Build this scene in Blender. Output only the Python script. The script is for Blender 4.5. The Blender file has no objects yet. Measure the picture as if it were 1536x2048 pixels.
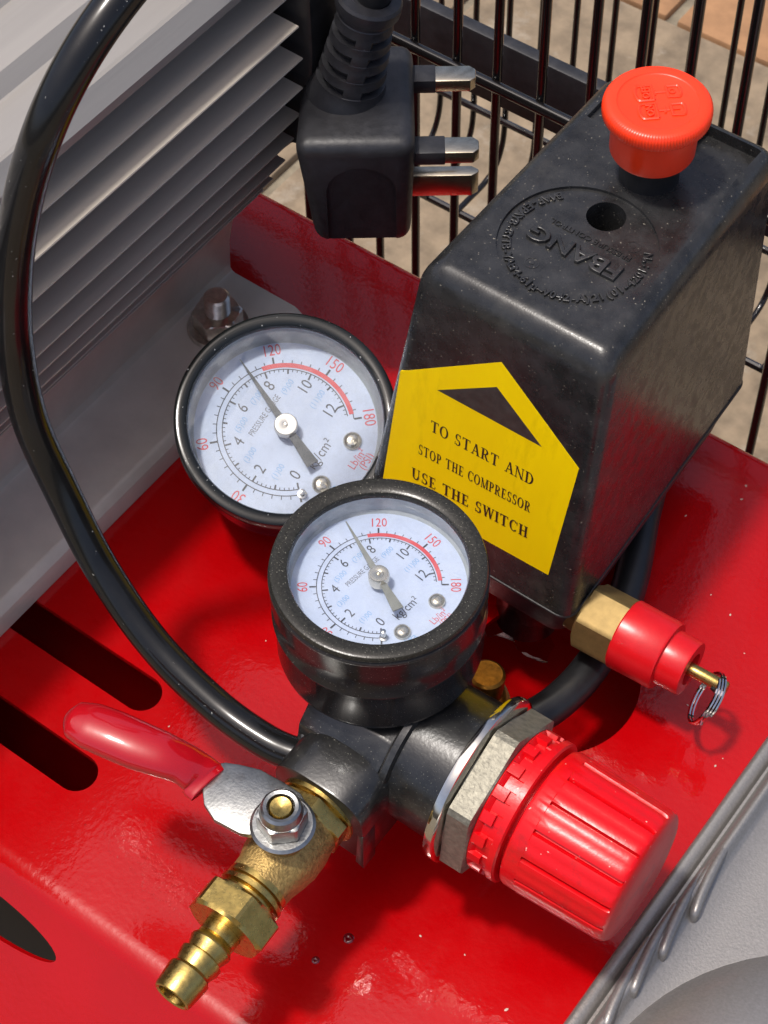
import bpy, bmesh, math, random
from mathutils import Vector, Matrix
R = math.radians
random.seed(7)
SC = bpy.context.scene
COL = SC.collection
# All lengths below are millimetres (X along the deck, Y towards the back, Z up);
# the whole scene is brought to metres at the end of the script.

# ------------------------------------------------------------------ camera
cam_d = bpy.data.cameras.new('camera')
cam = bpy.data.objects.new('camera', cam_d)
COL.objects.link(cam)
SC.camera = cam
def look(pitch, yaw, roll):
    cy, sy, cp, sp, c, s = math.cos(yaw), math.sin(yaw), math.cos(pitch), math.sin(pitch), math.cos(roll), math.sin(roll)
    r0 = Vector((cy, sy, 0)); f = Vector((-sy * cp, cy * cp, -sp)); u0 = r0.cross(f)
    r = r0 * c + u0 * s; u = u0 * c - r0 * s
    return r, u, -f
r_, u_, b_ = look(R(54.1), R(37.45), R(-1.3))
CAM = Vector((158.4, -204.3, 473.8))
cam.matrix_world = Matrix(((r_.x, u_.x, b_.x, CAM.x), (r_.y, u_.y, b_.y, CAM.y), (r_.z, u_.z, b_.z, CAM.z), (0, 0, 0, 1)))
cam_d.sensor_fit = 'VERTICAL'
cam_d.sensor_height = 36.0
cam_d.lens = 36.0 * 4000 / 2048
cam_d.clip_start = 0.01
cam_d.clip_end = 100
cam_d.dof.use_dof = True
cam_d.dof.focus_distance = 0.49
cam_d.dof.aperture_fstop = 90

# ------------------------------------------------------------------ sky, sun, exposure
SUNV = Vector((-.17, -.20, 1)).normalized()
elev = math.asin(SUNV.z)
world = bpy.data.worlds.new("World")
SC.world = world
world.use_nodes = True
wn = world.node_tree.nodes
sky = wn.new('ShaderNodeTexSky')
sky.sky_type = 'NISHITA'
sky.sun_disc = False
sky.sun_elevation = elev
sky.sun_rotation = math.atan2(SUNV.x, SUNV.y)
sky.air_density = .55
sky.dust_density = 4.0
sky.ozone_density = .5
world.node_tree.links.new(sky.outputs[0], wn['Background'].inputs[0])
wn['Background'].inputs[1].default_value = 0.15
sun_d = bpy.data.lights.new('sun', 'SUN')
sun_d.energy = 2.0
sun_d.angle = R(4.5)
sun_d.color = (1, .955, .89)
sun = bpy.data.objects.new('sun', sun_d)
sun.rotation_euler = SUNV.to_track_quat('Z', 'Y').to_euler()
COL.objects.link(sun)
SC.view_settings.view_transform = 'Standard'
SC.view_settings.look = 'None'
SC.view_settings.exposure = 0.42
SC.view_settings.gamma = 1

# ------------------------------------------------------------------ materials
def material(name, color, rough=.5, metal=0, coat=0, coat_rough=.05, spec=.5, mottle=0, mottle_scale=.3,
             bump=0, bump_scale=1., rough_var=0, specks=0, speck_col=(.5, .45, .38), speck_scale=.5, trans=0, sub=0,
             stretch=None, dark=None, dark_amt=0, dark_scale=.08, coat_bump=0):
    m = bpy.data.materials.new(name)
    m.use_nodes = True
    t = m.node_tree; N = t.nodes; L = t.links
    p = N['Principled BSDF']
    p.inputs['Roughness'].default_value = rough
    p.inputs['Metallic'].default_value = metal
    p.inputs['Coat Weight'].default_value = coat
    p.inputs['Coat Roughness'].default_value = coat_rough
    p.inputs['Specular IOR Level'].default_value = spec
    if trans: p.inputs['Transmission Weight'].default_value = trans
    if sub:
        p.inputs['Subsurface Weight'].default_value = sub
        p.inputs['Subsurface Radius'].default_value = (.002, .0006, .0004)
    tc = N.new('ShaderNodeTexCoord'); mp = N.new('ShaderNodeMapping')
    mp.inputs['Scale'].default_value = tuple(1000 * s for s in (stretch or (1, 1, 1)))
    L.new(tc.outputs['Object'], mp.inputs[0]); V = mp.outputs[0]
    def noise(sc, det=4, r=.6):
        n = N.new('ShaderNodeTexNoise'); n.inputs['Scale'].default_value = sc
        n.inputs['Detail'].default_value = det; n.inputs['Roughness'].default_value = r
        L.new(V, n.inputs[0]); return n.outputs[0]
    def ramp(f, lo, hi, a=0., b=1.):
        mr = N.new('ShaderNodeMapRange'); L.new(f, mr.inputs[0])
        for i, v in enumerate((lo, hi, a, b)): mr.inputs[i + 1].default_value = v
        return mr.outputs[0]
    def mix(f, a, b):
        x = N.new('ShaderNodeMix'); x.data_type = 'RGBA'
        if hasattr(f, 'links'): L.new(f, x.inputs[0])
        else: x.inputs[0].default_value = f
        for k, v in ((6, a), (7, b)):
            if hasattr(v, 'links'): L.new(v, x.inputs[k])
            else: x.inputs[k].default_value = (*v, 1)
        return x.outputs[2]
    c = tuple(color)
    if mottle:
        f = ramp(noise(mottle_scale, 5), .3, .7)
        c = mix(f, tuple(x * (1 - mottle) for x in color), tuple(min(1, x * (1 + mottle)) for x in color))
    if dark:
        f = ramp(noise(dark_scale, 6, .7), .55, .72, 0, dark_amt)
        c = mix(f, c, dark)
    if specks:
        f = ramp(noise(speck_scale, 2, .5), .74 - specks * .1, .78 - specks * .1)
        c = mix(f, c, speck_col)
    if hasattr(c, 'links'): L.new(c, p.inputs['Base Color'])
    else: p.inputs['Base Color'].default_value = (*c, 1)
    if rough_var:
        L.new(ramp(noise(mottle_scale * 1.7, 5), .3, .7, max(0.02, rough - rough_var), min(1, rough + rough_var)), p.inputs['Roughness'])
    if bump:
        b = N.new('ShaderNodeBump'); b.inputs['Distance'].default_value = .001
        b.inputs['Strength'].default_value = bump
        L.new(noise(bump_scale, 3, .5), b.inputs['Height'])
        L.new(b.outputs[0], p.inputs['Normal'])
        if coat and coat_bump: L.new(b.outputs[0], p.inputs['Coat Normal'])
    return m

M = {}
M['paint'] = material('red_gloss_paint', (.41, .0004, .002), rough=.30, spec=.1, coat=.6, coat_rough=.05, bump=.07, bump_scale=.55, rough_var=.12, specks=.0, speck_scale=.45, speck_col=(.6, .4, .35), coat_bump=1, mottle=.06, mottle_scale=.03)
M['red_plastic'] = material('red_knob_plastic', (.64, .002, .006), rough=.30, spec=.4, sub=.03, mottle=.06, mottle_scale=.25, bump=.05, bump_scale=.8, dark=(.22, .015, .012), dark_amt=.55, dark_scale=.11, specks=.2, speck_col=(.7, .35, .3), speck_scale=.8)
M['red_vinyl'] = material('red_dipped_vinyl', (.40, .004, .010), rough=.13, coat=.5, sub=.08, bump=.04, bump_scale=.2)
M['red_cap'] = material('red_sleeve_plastic', (.60, .006, .010), rough=.3, sub=.08, bump=.06, bump_scale=.3, mottle=.08, mottle_scale=.2)
M['orange_red'] = material('orange_red_button_plastic', (.93, .045, .008), rough=.33, sub=.06, mottle=.04, mottle_scale=.2)
M['abs'] = material('dusty_black_plastic', (.021, .021, .021), rough=.27, mottle=.45, mottle_scale=.16, rough_var=.12, bump=.05, bump_scale=2.2, specks=.4, speck_col=(.22, .2, .16), speck_scale=1.5, dark=(.065, .062, .053), dark_amt=.5, dark_scale=.05)
M['black_rubber'] = material('black_rubber', (.012, .012, .013), rough=.38, mottle=.3, mottle_scale=.2, bump=.05, bump_scale=.6)
M['plug'] = material('black_plug_moulding', (.022, .022, .025), rough=.45, mottle=.3, mottle_scale=.3, bump=.06, bump_scale=1.5, rough_var=.08)
M['hose'] = material('glossy_black_hose', (.008, .008, .008), rough=.20, spec=.35, coat=.2, coat_rough=.06, mottle=.3, mottle_scale=.1, bump=.05, bump_scale=.12, specks=.05, speck_col=(.25, .25, .23), speck_scale=1.1)
M['black_wire'] = material('black_coated_wire', (.007, .006, .006), rough=.18, coat=.4)
M['black_metal'] = material('black_painted_metal', (.010, .010, .010), rough=.2, coat=.6, coat_rough=.08, specks=.45, speck_col=(.35, .33, .28), speck_scale=1.3, bump=.04, bump_scale=.9)
M['body_black'] = material('dusty_black_cast_body', (.012, .012, .012), rough=.3, coat=.4, coat_rough=.15, mottle=.5, mottle_scale=.2, specks=.6, speck_col=(.16, .155, .13), speck_scale=2.6, bump=.06, bump_scale=1.1, dark=(.07, .068, .06), dark_amt=.5, dark_scale=.09)
M['dark_chrome'] = material('gloss_black_case', (.020, .018, .017), rough=.16, metal=0, coat=0, coat_rough=.05, spec=.16, specks=.6, speck_col=(.16, .15, .13), speck_scale=2.6, rough_var=.03, mottle=.2, mottle_scale=.3)
M['bezel'] = material('dusty_black_chrome_bezel', (.022, .021, .017), rough=.24, metal=0, spec=.35, mottle=.35, mottle_scale=1.2, specks=.7, speck_col=(.20, .19, .15), speck_scale=2.8, bump=.05, bump_scale=1.6)
M['bezel_gloss'] = material('gloss_black_bezel', (.008, .010, .010), rough=.18, spec=.3, coat=.25, coat_rough=.05, specks=.2, speck_col=(.6, .6, .6), speck_scale=.9)
M['plum'] = material('dark_lacquered_case', (.05, .02, .035), rough=.16, metal=0, coat=.3)
M['chrome'] = material('chrome', (.62, .60, .55), rough=.10, metal=1, rough_var=.06, mottle=.12, mottle_scale=.25)
M['cast'] = material('cast_zinc', (.24, .225, .18), rough=.55, metal=.75, mottle=.25, mottle_scale=.7, bump=.25, bump_scale=.9)
M['zinc'] = material('zinc_plated_steel', (.34, .345, .335), rough=.36, metal=1, mottle=.2, mottle_scale=.35, bump=.06, bump_scale=1.4, dark=(.12, .08, .06), dark_amt=.5, dark_scale=.13)
M['brass'] = material('yellow_brass', (.52, .37, .115), rough=.30, metal=1, mottle=.2, mottle_scale=.5, rough_var=.08, bump=.04, bump_scale=1.2, dark=(.22, .12, .04), dark_amt=.5, dark_scale=.25)
M['pin_metal'] = material('pale_nickel_brass', (.62, .55, .42), rough=.26, metal=1, mottle=.1, mottle_scale=.4)
M['brass_cast'] = material('rough_cast_brass', (.40, .27, .095), rough=.52, metal=.75, mottle=.35, mottle_scale=.9, bump=.35, bump_scale=1.7, dark=(.16, .085, .035), dark_amt=.5, dark_scale=.3)
M['brass_dull'] = material('dull_brass', (.27, .185, .07), rough=.55, metal=.7, mottle=.15, mottle_scale=.4, bump=.04, bump_scale=1.)
M['brass_orange'] = material('stained_brass_nut', (.30, .13, .018), rough=.35, metal=.9, mottle=.4, mottle_scale=.5, bump=.06, bump_scale=.8)
M['alu'] = material('extruded_aluminium', (.50, .445, .375), rough=.42, metal=.2, mottle=.05, mottle_scale=.15, stretch=(1, .04, 1), bump=.06, bump_scale=.9)
M['alu_sun_dimmed'] = material('sun_dimmed_aluminium', (.34, .315, .285), rough=.38, metal=.3, mottle=.06, mottle_scale=.15, stretch=(1, .04, 1), bump=.06, bump_scale=.9)  # same aluminium as the fins, colour darkened to offset the sun on top
M['alu_foot'] = material('aluminium_foot', (.58, .52, .45), rough=.40, metal=.25, mottle=.1, mottle_scale=.06, bump=.05, bump_scale=.9)
M['pump'] = material('silver_painted_casting', (.27, .258, .245), rough=.40, metal=.6, mottle=.10, mottle_scale=1.2, bump=.08, bump_scale=1.6, coat=.3, coat_rough=.15)
M['steel'] = material('steel_bolt', (.62, .56, .49), rough=.28, metal=1, mottle=.2, mottle_scale=.6, bump=.06, bump_scale=1.)
M['spring'] = material('nickel_ring', (.75, .70, .68), rough=.1, metal=1)
M['white'] = material('dial_white', (.46, .52, .66), rough=.5, mottle=.03, mottle_scale=.3)
M['ink'] = material('dial_black_ink', (.045, .045, .055), rough=.5)
M['ink_red'] = material('dial_red_ink', (.56, .07, .08), rough=.5)
M['ink_blue'] = material('dial_blue_ink', (.22, .38, .62), rough=.5)
M['ink_grey'] = material('dial_grey_ink', (.13, .13, .15), rough=.5)
M['inner'] = material('pale_inner_wall', (.34, .36, .37), rough=.35, mottle=.1, mottle_scale=.3)
M['needle'] = material('black_pointer', (.035, .04, .045), rough=.3)
M['needle_g'] = material('grey_pointer', (.20, .20, .17), rough=.35)
M['hub'] = material('pale_metal_hub', (.62, .58, .52), rough=.3, metal=.6)
M['hub_c'] = material('champagne_hub', (.66, .60, .48), rough=.16, metal=.9)
M['yellow'] = material('yellow_sticker_paper', (.98, .68, .0), rough=.45, spec=.25, mottle=.05, mottle_scale=.12, dark=(.62, .40, .0), dark_amt=.35, dark_scale=.13, stretch=(1, 1, .25))
M['sticker_edge'] = material('sticker_pale_edge', (.92, .72, .12), rough=.5)
M['print'] = material('sticker_black_print', (.02, .015, .012), rough=.4)
M['print_tri'] = material('sticker_dark_triangle', (.035, .037, .033), rough=.42, mottle=.3, mottle_scale=.4)
M['hole'] = material('painted_shade_black', (.004, .003, .003), rough=.8)  # near-black colour standing in for the shade inside openings
M['ground'] = material('pale_concrete_slab', (.22, .165, .105), rough=.85, mottle=.35, mottle_scale=.05, dark=(.40, .36, .29), dark_amt=.7, dark_scale=.022, rough_var=.05, bump=.2, bump_scale=.12)
M['ground2'] = material('terracotta_brick', (.30, .16, .075), rough=.85, mottle=.25, mottle_scale=.05, bump=.2, bump_scale=.2)
M['grit'] = material('pale_grit', (.55, .42, .34), rough=.8)
M['drip'] = material('dark_red_drip', (.16, .0, .004), rough=.15, coat=1)
M['joint'] = material('sandy_joint', (.20, .17, .12), rough=.9, mottle=.3, mottle_scale=.1)

def glass_mat(name, tint, rough, fac_lo, fac_hi, ior=1.45):
    m = bpy.data.materials.new(name); m.use_nodes = True
    t = m.node_tree; N = t.nodes; L = t.links
    out = N['Material Output']; N.remove(N['Principled BSDF'])
    tr = N.new('ShaderNodeBsdfTransparent'); tr.inputs[0].default_value = (*tint, 1)
    gl = N.new('ShaderNodeBsdfGlossy'); gl.inputs['Roughness'].default_value = rough
    df = N.new('ShaderNodeBsdfDiffuse'); df.inputs[0].default_value = (.7, .72, .74, 1)
    fr = N.new('ShaderNodeFresnel'); fr.inputs[0].default_value = ior
    tc = N.new('ShaderNodeTexCoord'); mp = N.new('ShaderNodeMapping'); mp.inputs['Scale'].default_value = (1000, 1000, 1000)
    nz = N.new('ShaderNodeTexNoise'); nz.inputs['Scale'].default_value = .16; nz.inputs['Detail'].default_value = 8; nz.inputs['Roughness'].default_value = .7
    mr = N.new('ShaderNodeMapRange')
    for i, v in enumerate((.45, .75, fac_lo, fac_hi)): mr.inputs[i + 1].default_value = v
    m1 = N.new('ShaderNodeMixShader'); m2 = N.new('ShaderNodeMixShader')
    ge = N.new('ShaderNodeNewGeometry'); iv = N.new('ShaderNodeMath'); iv.operation = 'SUBTRACT'; iv.inputs[0].default_value = 1; mu = N.new('ShaderNodeMath'); mu.operation = 'MULTIPLY'
    L.new(ge.outputs['Backfacing'], iv.inputs[1]); L.new(iv.outputs[0], mu.inputs[0]); L.new(fr.outputs[0], mu.inputs[1])
    mu2 = N.new('ShaderNodeMath'); mu2.operation = 'MULTIPLY'; L.new(iv.outputs[0], mu2.inputs[0]); L.new(mr.outputs[0], mu2.inputs[1])
    L.new(tc.outputs['Object'], mp.inputs[0]); L.new(mp.outputs[0], nz.inputs[0]); L.new(nz.outputs[0], mr.inputs[0])
    L.new(mu2.outputs[0], m1.inputs[0]); L.new(tr.outputs[0], m1.inputs[1]); L.new(df.outputs[0], m1.inputs[2])
    L.new(mu.outputs[0], m2.inputs[0]); L.new(m1.outputs[0], m2.inputs[1]); L.new(gl.outputs[0], m2.inputs[2])
    L.new(m2.outputs[0], out.inputs[0])
    return m
M['glass'] = glass_mat('glare_hazed_dial_glass', (.97, .98, .985), .015, 0, .2)  # patchy pale diffuse share paints glare haze onto the glass
M['film'] = glass_mat('crumpled_clear_film', (.75, .62, .62), .08, .15, .75, 1.8)

# ------------------------------------------------------------------ mesh helpers
def frame(axis, ref=(0, 0, 1)):
    a = Vector(axis).normalized(); rf = Vector(ref)
    if abs(a.dot(rf.normalized())) > .98: rf = Vector((1, 0, 0))
    e1 = (rf - a * rf.dot(a)).normalized(); e2 = a.cross(e1)
    return e1, e2, a
class MB:
    def __init__(s): s.v = []; s.f = []; s.m = []
    def add(s, vs, fs, mi=0):
        o = len(s.v); s.v += [Vector(p) for p in vs]
        for f in fs: s.f.append([i + o for i in f]); s.m.append(mi)
    def lathe(s, prof, P, axis, seg=64, mi=0, ref=(0, 0, 1), rf=None, angles=None):
        e1, e2, a = frame(axis, ref); P = Vector(P)
        an = angles or [2 * math.pi * k / seg for k in range(seg)]; n = len(an); vs = []; fs = []
        for i, (r, h) in enumerate(prof):
            for t in an:
                q = rf(t, i, r, h) if rf else r
                vs.append(P + a * h + (e1 * math.cos(t) + e2 * math.sin(t)) * q)
        for i in range(len(prof) - 1):
            for k in range(n):
                k2 = (k + 1) % n
                fs.append((i * n + k, i * n + k2, (i + 1) * n + k2, (i + 1) * n + k))
        if prof[0][0] > 1e-6: fs.append(tuple(range(n - 1, -1, -1)))
        if prof[-1][0] > 1e-6: fs.append(tuple((len(prof) - 1) * n + k for k in range(n)))
        s.add(vs, fs, mi)
    def hexa(s, flat, h0, h1, P, axis, ch=.12, mi=0, ref=(0, 0, 1), rot=0, hole=0):
        rr = flat / math.cos(math.pi / 6)
        def rf(t, i, r, h):
            tt = (t + rot) % (math.pi / 3) - math.pi / 6
            return min(flat / math.cos(tt), r)
        c = flat * ch; L = h1 - h0
        prof = [(flat * .99, h0), (rr * .985, h0 + c * .5), (rr * 1.01, h0 + c), (rr * 1.01, h1 - c), (rr * .985, h1 - c * .5), (flat * .99, h1)]
        if hole: prof = [(hole, h0)] + prof + [(hole, h1), (hole, h0)]
        else: prof = [(.0001, h0)] + prof + [(.0001, h1)]
        s.lathe(prof, P, axis, 72, mi, ref, rf)
    def tube(s, pts, rad, seg=16, mi=0, sub=10, flat=None, up=(0, 0, 1), caps=True):
        P = [Vector(p) for p in pts]; n = len(P); path = []
        rads = rad if isinstance(rad, (list, tuple)) else [rad] * n
        if sub <= 1: path = [(P[i], rads[i]) for i in range(n)]
        else:
            for i in range(n - 1):
                p0 = P[max(i - 1, 0)]; p1 = P[i]; p2 = P[i + 1]; p3 = P[min(i + 2, n - 1)]
                for k in range(sub):
                    t = k / sub
                    q = .5 * ((2 * p1) + (p2 - p0) * t + (2 * p0 - 5 * p1 + 4 * p2 - p3) * t * t + (-p0 + 3 * p1 - 3 * p2 + p3) * t ** 3)
                    if flat or isinstance(rads[0], tuple):
                        rr = tuple(a + (b - a) * t for a, b in zip(rads[i], rads[i + 1]))
                    else: rr = rads[i] + (rads[i + 1] - rads[i]) * t
                    path.append((q, rr))
            path.append((P[-1], rads[-1]))
        vs = []; fs = []; e = None
        for i, (p, r) in enumerate(path):
            d = (path[min(i + 1, len(path) - 1)][0] - path[max(i - 1, 0)][0]).normalized()
            if isinstance(r, tuple):
                e1 = Vector(up); e1 = (e1 - d * e1.dot(d)).normalized(); ra, rb = r
            else:
                if e is None: e, _, _ = frame(d, up)
                e = (e - d * e.dot(d)).normalized(); e1 = e; ra = rb = r
            e2 = d.cross(e1)
            for k in range(seg):
                t = 2 * math.pi * k / seg
                vs.append(p + e1 * math.cos(t) * ra + e2 * math.sin(t) * rb)
        m = len(path)
        for i in range(m - 1):
            for k in range(seg):
                k2 = (k + 1) % seg
                fs.append((i * seg + k, i * seg + k2, (i + 1) * seg + k2, (i + 1) * seg + k))
        if caps: fs += [tuple(range(seg - 1, -1, -1)), tuple((m - 1) * seg + k for k in range(seg))]
        s.add(vs, fs, mi)
    def box(s, lo, hi, mi=0, bevel=0, segs=2, Mx=None):
        bm = bmesh.new(); bmesh.ops.create_cube(bm, size=1)
        lo = Vector(lo); hi = Vector(hi); c = (lo + hi) / 2; d = hi - lo
        for v in bm.verts: v.co = Vector((v.co.x * d.x, v.co.y * d.y, v.co.z * d.z)) + c
        if bevel: bmesh.ops.bevel(bm, geom=bm.edges[:], offset=bevel, segments=segs, profile=.5, affect='EDGES')
        s.frombm(bm, mi, Mx)
    def frombm(s, bm, mi=0, Mx=None):
        bm.verts.index_update()
        vs = [(Mx @ v.co if Mx else v.co.copy()) for v in bm.verts]
        s.add(vs, [[v.index for v in f.verts] for f in bm.faces], mi); bm.free()
    def slab(s, pts, vec, mi=0, bevel=0, segs=2):
        # polygon (3D, planar) pushed along vec
        bm = bmesh.new(); vs = [bm.verts.new(p) for p in pts]; f = bm.faces.new(vs)
        r = bmesh.ops.extrude_face_region(bm, geom=[f])
        for g in r['geom']:
            if isinstance(g, bmesh.types.BMVert): g.co += Vector(vec)
        bmesh.ops.recalc_face_normals(bm, faces=bm.faces[:])
        if bevel:
            bmesh.ops.bevel(bm, geom=[e for e in bm.edges if len(e.link_faces) == 2 and e.calc_face_angle() > .5], offset=bevel, segments=segs, profile=.5, affect='EDGES')
        s.frombm(bm, mi)
    def text(s, txt, size, Mx, mi=0, align='CENTER', extr=0, off=0, xs=1, bev=0):
        c = bpy.data.curves.new('t', 'FONT'); c.body = txt; c.size = size; c.align_x = align; c.align_y = 'CENTER'
        c.extrude = extr; c.offset = off; c.bevel_depth = bev; c.bevel_resolution = 1; c.resolution_u = 3
        o = bpy.data.objects.new('t', c); COL.objects.link(o)
        me = bpy.data.meshes.new_from_object(o.evaluated_get(bpy.context.evaluated_depsgraph_get()))
        s.add([Mx @ Vector((v.co.x * xs, v.co.y, v.co.z)) for v in me.vertices], [list(p.vertices) for p in me.polygons], mi)
        bpy.data.objects.remove(o); bpy.data.curves.remove(c); bpy.data.meshes.remove(me)
    def build(s, name, mats, parent=None, loc=(0, 0, 0), angle=32, label=None, smooth=True, clean=False):
        # verts are in world millimetres; loc is the object's own origin in world millimetres
        loc = Vector(loc); me = bpy.data.meshes.new(name)
        me.from_pydata([p - loc for p in s.v], [], s.f)
        if not isinstance(mats, (list, tuple)): mats = [mats]
        for m in mats: me.materials.append(m)
        me.polygons.foreach_set('material_index', s.m)
        me.validate(); me.update()
        if clean:
            bm = bmesh.new(); bm.from_mesh(me); bmesh.ops.remove_doubles(bm, verts=bm.verts[:], dist=.0005)
            bmesh.ops.recalc_face_normals(bm, faces=bm.faces[:]); bm.to_mesh(me); bm.free()
        if smooth:
            me.shade_smooth(); me.set_sharp_from_angle(angle=R(angle))
        o = bpy.data.objects.new(name, me); COL.objects.link(o)
        o['wloc'] = list(loc)
        pl = Vector(parent['wloc']) if parent else Vector((0, 0, 0))
        o.location = loc - pl
        if parent: o.parent = parent
        if label: o['label'] = label
        return o
def finish_bool(o, cutters, angle=32):
    for c in cutters:
        md = o.modifiers.new('b', 'BOOLEAN'); md.object = c; md.operation = 'DIFFERENCE'; md.solver = 'EXACT'
    bpy.context.view_layer.update()
    dg = bpy.context.evaluated_depsgraph_get()
    me = bpy.data.meshes.new_from_object(o.evaluated_get(dg))
    o.modifiers.clear(); o.data = me
    me.shade_smooth(); me.set_sharp_from_angle(angle=R(angle))
    for c in cutters: bpy.data.objects.remove(c)
def thing(name, label, cat, loc=(0, 0, 0), group=None):
    o = bpy.data.objects.new(name, None); COL.objects.link(o); o.location = loc; o['wloc'] = list(loc)
    o['label'] = label; o['category'] = cat; o.empty_display_size = .01
    if group: o['group'] = group
    return o
def dup(o, delta, parent=None):
    c = o.copy(); COL.objects.link(c); c.parent = parent or o.parent; c.location = o.location + Vector(delta)
    c['wloc'] = list(Vector(o['wloc']) + Vector(delta))
    for k in list(o.children):
        kc = k.copy(); COL.objects.link(kc); kc.parent = c
    return c

# ================================================================== SETTING
GZ = -400
mb = MB(); mb.add([(-4000, -4000, GZ - 4), (4000, -4000, GZ - 4), (4000, 4000, GZ - 4), (-4000, 4000, GZ - 4)], [(0, 1, 2, 3)])
ground = mb.build('ground', M['joint'], smooth=False); ground['kind'] = 'structure'
mb = MB(); mb.box((-224, -224, -30), (224, 224, 0), bevel=2.5, segs=2)
slab = mb.build('slab', M['ground'], ground)
slab.location = (-200, 500, GZ + 2)
for i in range(-4, 5):
    for j in range(-3, 6):
        if i == 0 and j == 0: continue
        if j == 1 or (j > 1 and (i + j) % 2): continue
        c = slab.copy(); COL.objects.link(c); c.location = slab.location + Vector((i * 456, j * 456 - (238 if j > 1 else 0), 0))
mb = MB(); mb.box((-106, -52, -30), (106, 52, 0), bevel=2.5)
brick = mb.build('brick', M['ground2'], ground); brick.location = (-200, 780, GZ + 1)
for i in range(-10, 11):
    for j in range(0, 2):
        if i == 0 and j == 0: continue
        c = brick.copy(); COL.objects.link(c); c.location = Vector((-200 + i * 220 + j * 110, 780 + j * 112, GZ + 1 + random.uniform(-1, 1)))

# ================================================================== AIR COMPRESSOR
AC = thing('air_compressor', 'red air compressor with black switch box, two dials, red knob and finned silver motor', 'air compressor', (-20, 30, GZ))

# ---- red deck plate, bent down at front and back
prof = []
def arc(cx, cz, r, a0, a1, n):
    return [(cx + r * math.cos(R(a0 + (a1 - a0) * k / n)), cz + r * math.sin(R(a0 + (a1 - a0) * k / n))) for k in range(n + 1)]
# top line from the front lower edge to the back lower edge, (y, z)
sl = R(47)
fy, fz = -76 - 9 * math.sin(sl), -9 + 9 * math.cos(sl)
top = [(fy - 75 * math.cos(sl), fz - 75 * math.sin(sl)), (fy - 40 * math.cos(sl), fz - 40 * math.sin(sl))] + arc(-76, -9, 9, 90 + 52, 90, 10) + [(-40, 0), (0, 0), (40, 0), (90, 0), (130, 0)] + arc(146.5, -5, 5, 90, 5, 8) + [(151.5, -22)]
bot = []
for i, (y, z) in enumerate(top):
    a = top[max(i - 1, 0)]; b = top[min(i + 1, len(top) - 1)]
    d = Vector((b[0] - a[0], b[1] - a[1])).normalized()
    bot.append((y + d.y * 1.8, z - d.x * 1.8))
loop = top + bot[::-1]
X0, X1 = -330, 260
mb = MB(); n = len(loop); xs = [X0, X1]
mb.add([(x, y, z) for x in xs for (y, z) in loop],
       [(i, (i + 1) % n, n + (i + 1) % n, n + i) for i in range(n)] + [tuple(range(n - 1, -1, -1)), tuple(range(n, 2 * n))])
deck = mb.build('deck_plate', M['paint'], AC, clean=True)
cut = []
def slot_cutter(x0, x1, y, w):
    m = MB(); pts = [(x0, y - w, -8), (x1 - w, y - w, -8)] + [(x1 - w + w * math.cos(R(a)), y + w * math.sin(R(a)), -8) for a in range(-75, 76, 15)] + [(x1 - w, y + w, -8), (x0, y + w, -8)]
    m.slab(pts, (0, 0, 16)); return m.build('cutter', M['hole'])
cut.append(slot_cutter(-200, -62, -20.5, 5.6))
cut.append(slot_cutter(-200, -60, -49.5, 5.6))
m = MB(); m.lathe([(24.5, -8), (24.5, 8)], (20.5, 50, 0), (0, 0, 1), 64); cut.append(m.build('cutter', M['hole']))
# oval hole in the sloping front flange
nrm = Vector((0, -math.sin(sl), math.cos(sl))); dn = Vector((0, -math.cos(sl), -math.sin(sl)))
oc = Vector((-68, fy, fz)) + dn * 11.2
m = MB(); pts = [oc + Vector((1, 0, 0)) * 29 * math.cos(R(a)) + dn * 5.7 * math.sin(R(a)) - nrm * 8 for a in range(0, 360, 8)]
m.slab(pts, nrm * 16); cut.append(m.build('cutter', M['hole']))
finish_bool(deck, cut, 40)
m = MB(); m.box((-320, -67, -262), (250, -65, -2.2)); m.build('added_dark_backing', M['hole'], AC, loc=(-40, -66, -50))  # added near-black plate that makes the oval flange hole look dark inside
# tank below
mb = MB(); mb.lathe([(.01, -330), (70, -326), (96, -300), (106, -260), (106, 260), (96, 300), (70, 326), (.01, 330)], (-40, 52, -136), (1, 0, 0), 72)
mb.build('tank', M['paint'], AC)
for (x, y) in ((-250, -50), (-250, 120), (190, -50), (190, 120)):
    m = MB(); m.lathe([(.01, GZ), (20, GZ), (20, GZ + 22), (13, GZ + 26), (13, -215), (.01, -215)], (x, y, 0), (0, 0, 1), 24); m.build('foot_post', M['black_rubber'], AC, loc=(x, y, GZ))

for (x, y, r) in ((21.7, -44.6, 1.1), (18.5, -54.2, .8)):
    mb = MB(); mb.lathe([(r * 1.3, 0), (r * 1.05, .22), (r * .7, .32), (r * .35, .18), (.01, .12)], (x, y, .0), (0, 0, 1), 24); mb.build('paint_drip', M['drip'], AC, loc=(x, y, 0), angle=80)
# crumbs of grit lying on the deck
random.seed(21); mb = MB()
for k in range(46):
    x = random.uniform(-95, 78); y = random.uniform(-74, 140)
    if abs(y + 20.5) < 7 and x < -60 or abs(y + 49.5) < 7 and x < -58 or (x - 20.5) ** 2 + (y - 50) ** 2 < 27 ** 2: continue
    r = random.choice((.18, .22, .3, .38)); a = random.uniform(0, 3)
    bm = bmesh.new(); bmesh.ops.create_icosphere(bm, subdivisions=1, radius=r)
    mb.frombm(bm, 0, Matrix.Translation((x, y, r * .4)) @ Matrix.Rotation(a, 4, 'Z') @ Matrix.Diagonal((random.uniform(1, 2.2), 1, .7, 1)))
g_ = mb.build('grit', M['grit'], AC, loc=(0, 0, 0)); g_['kind'] = 'stuff'

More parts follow.
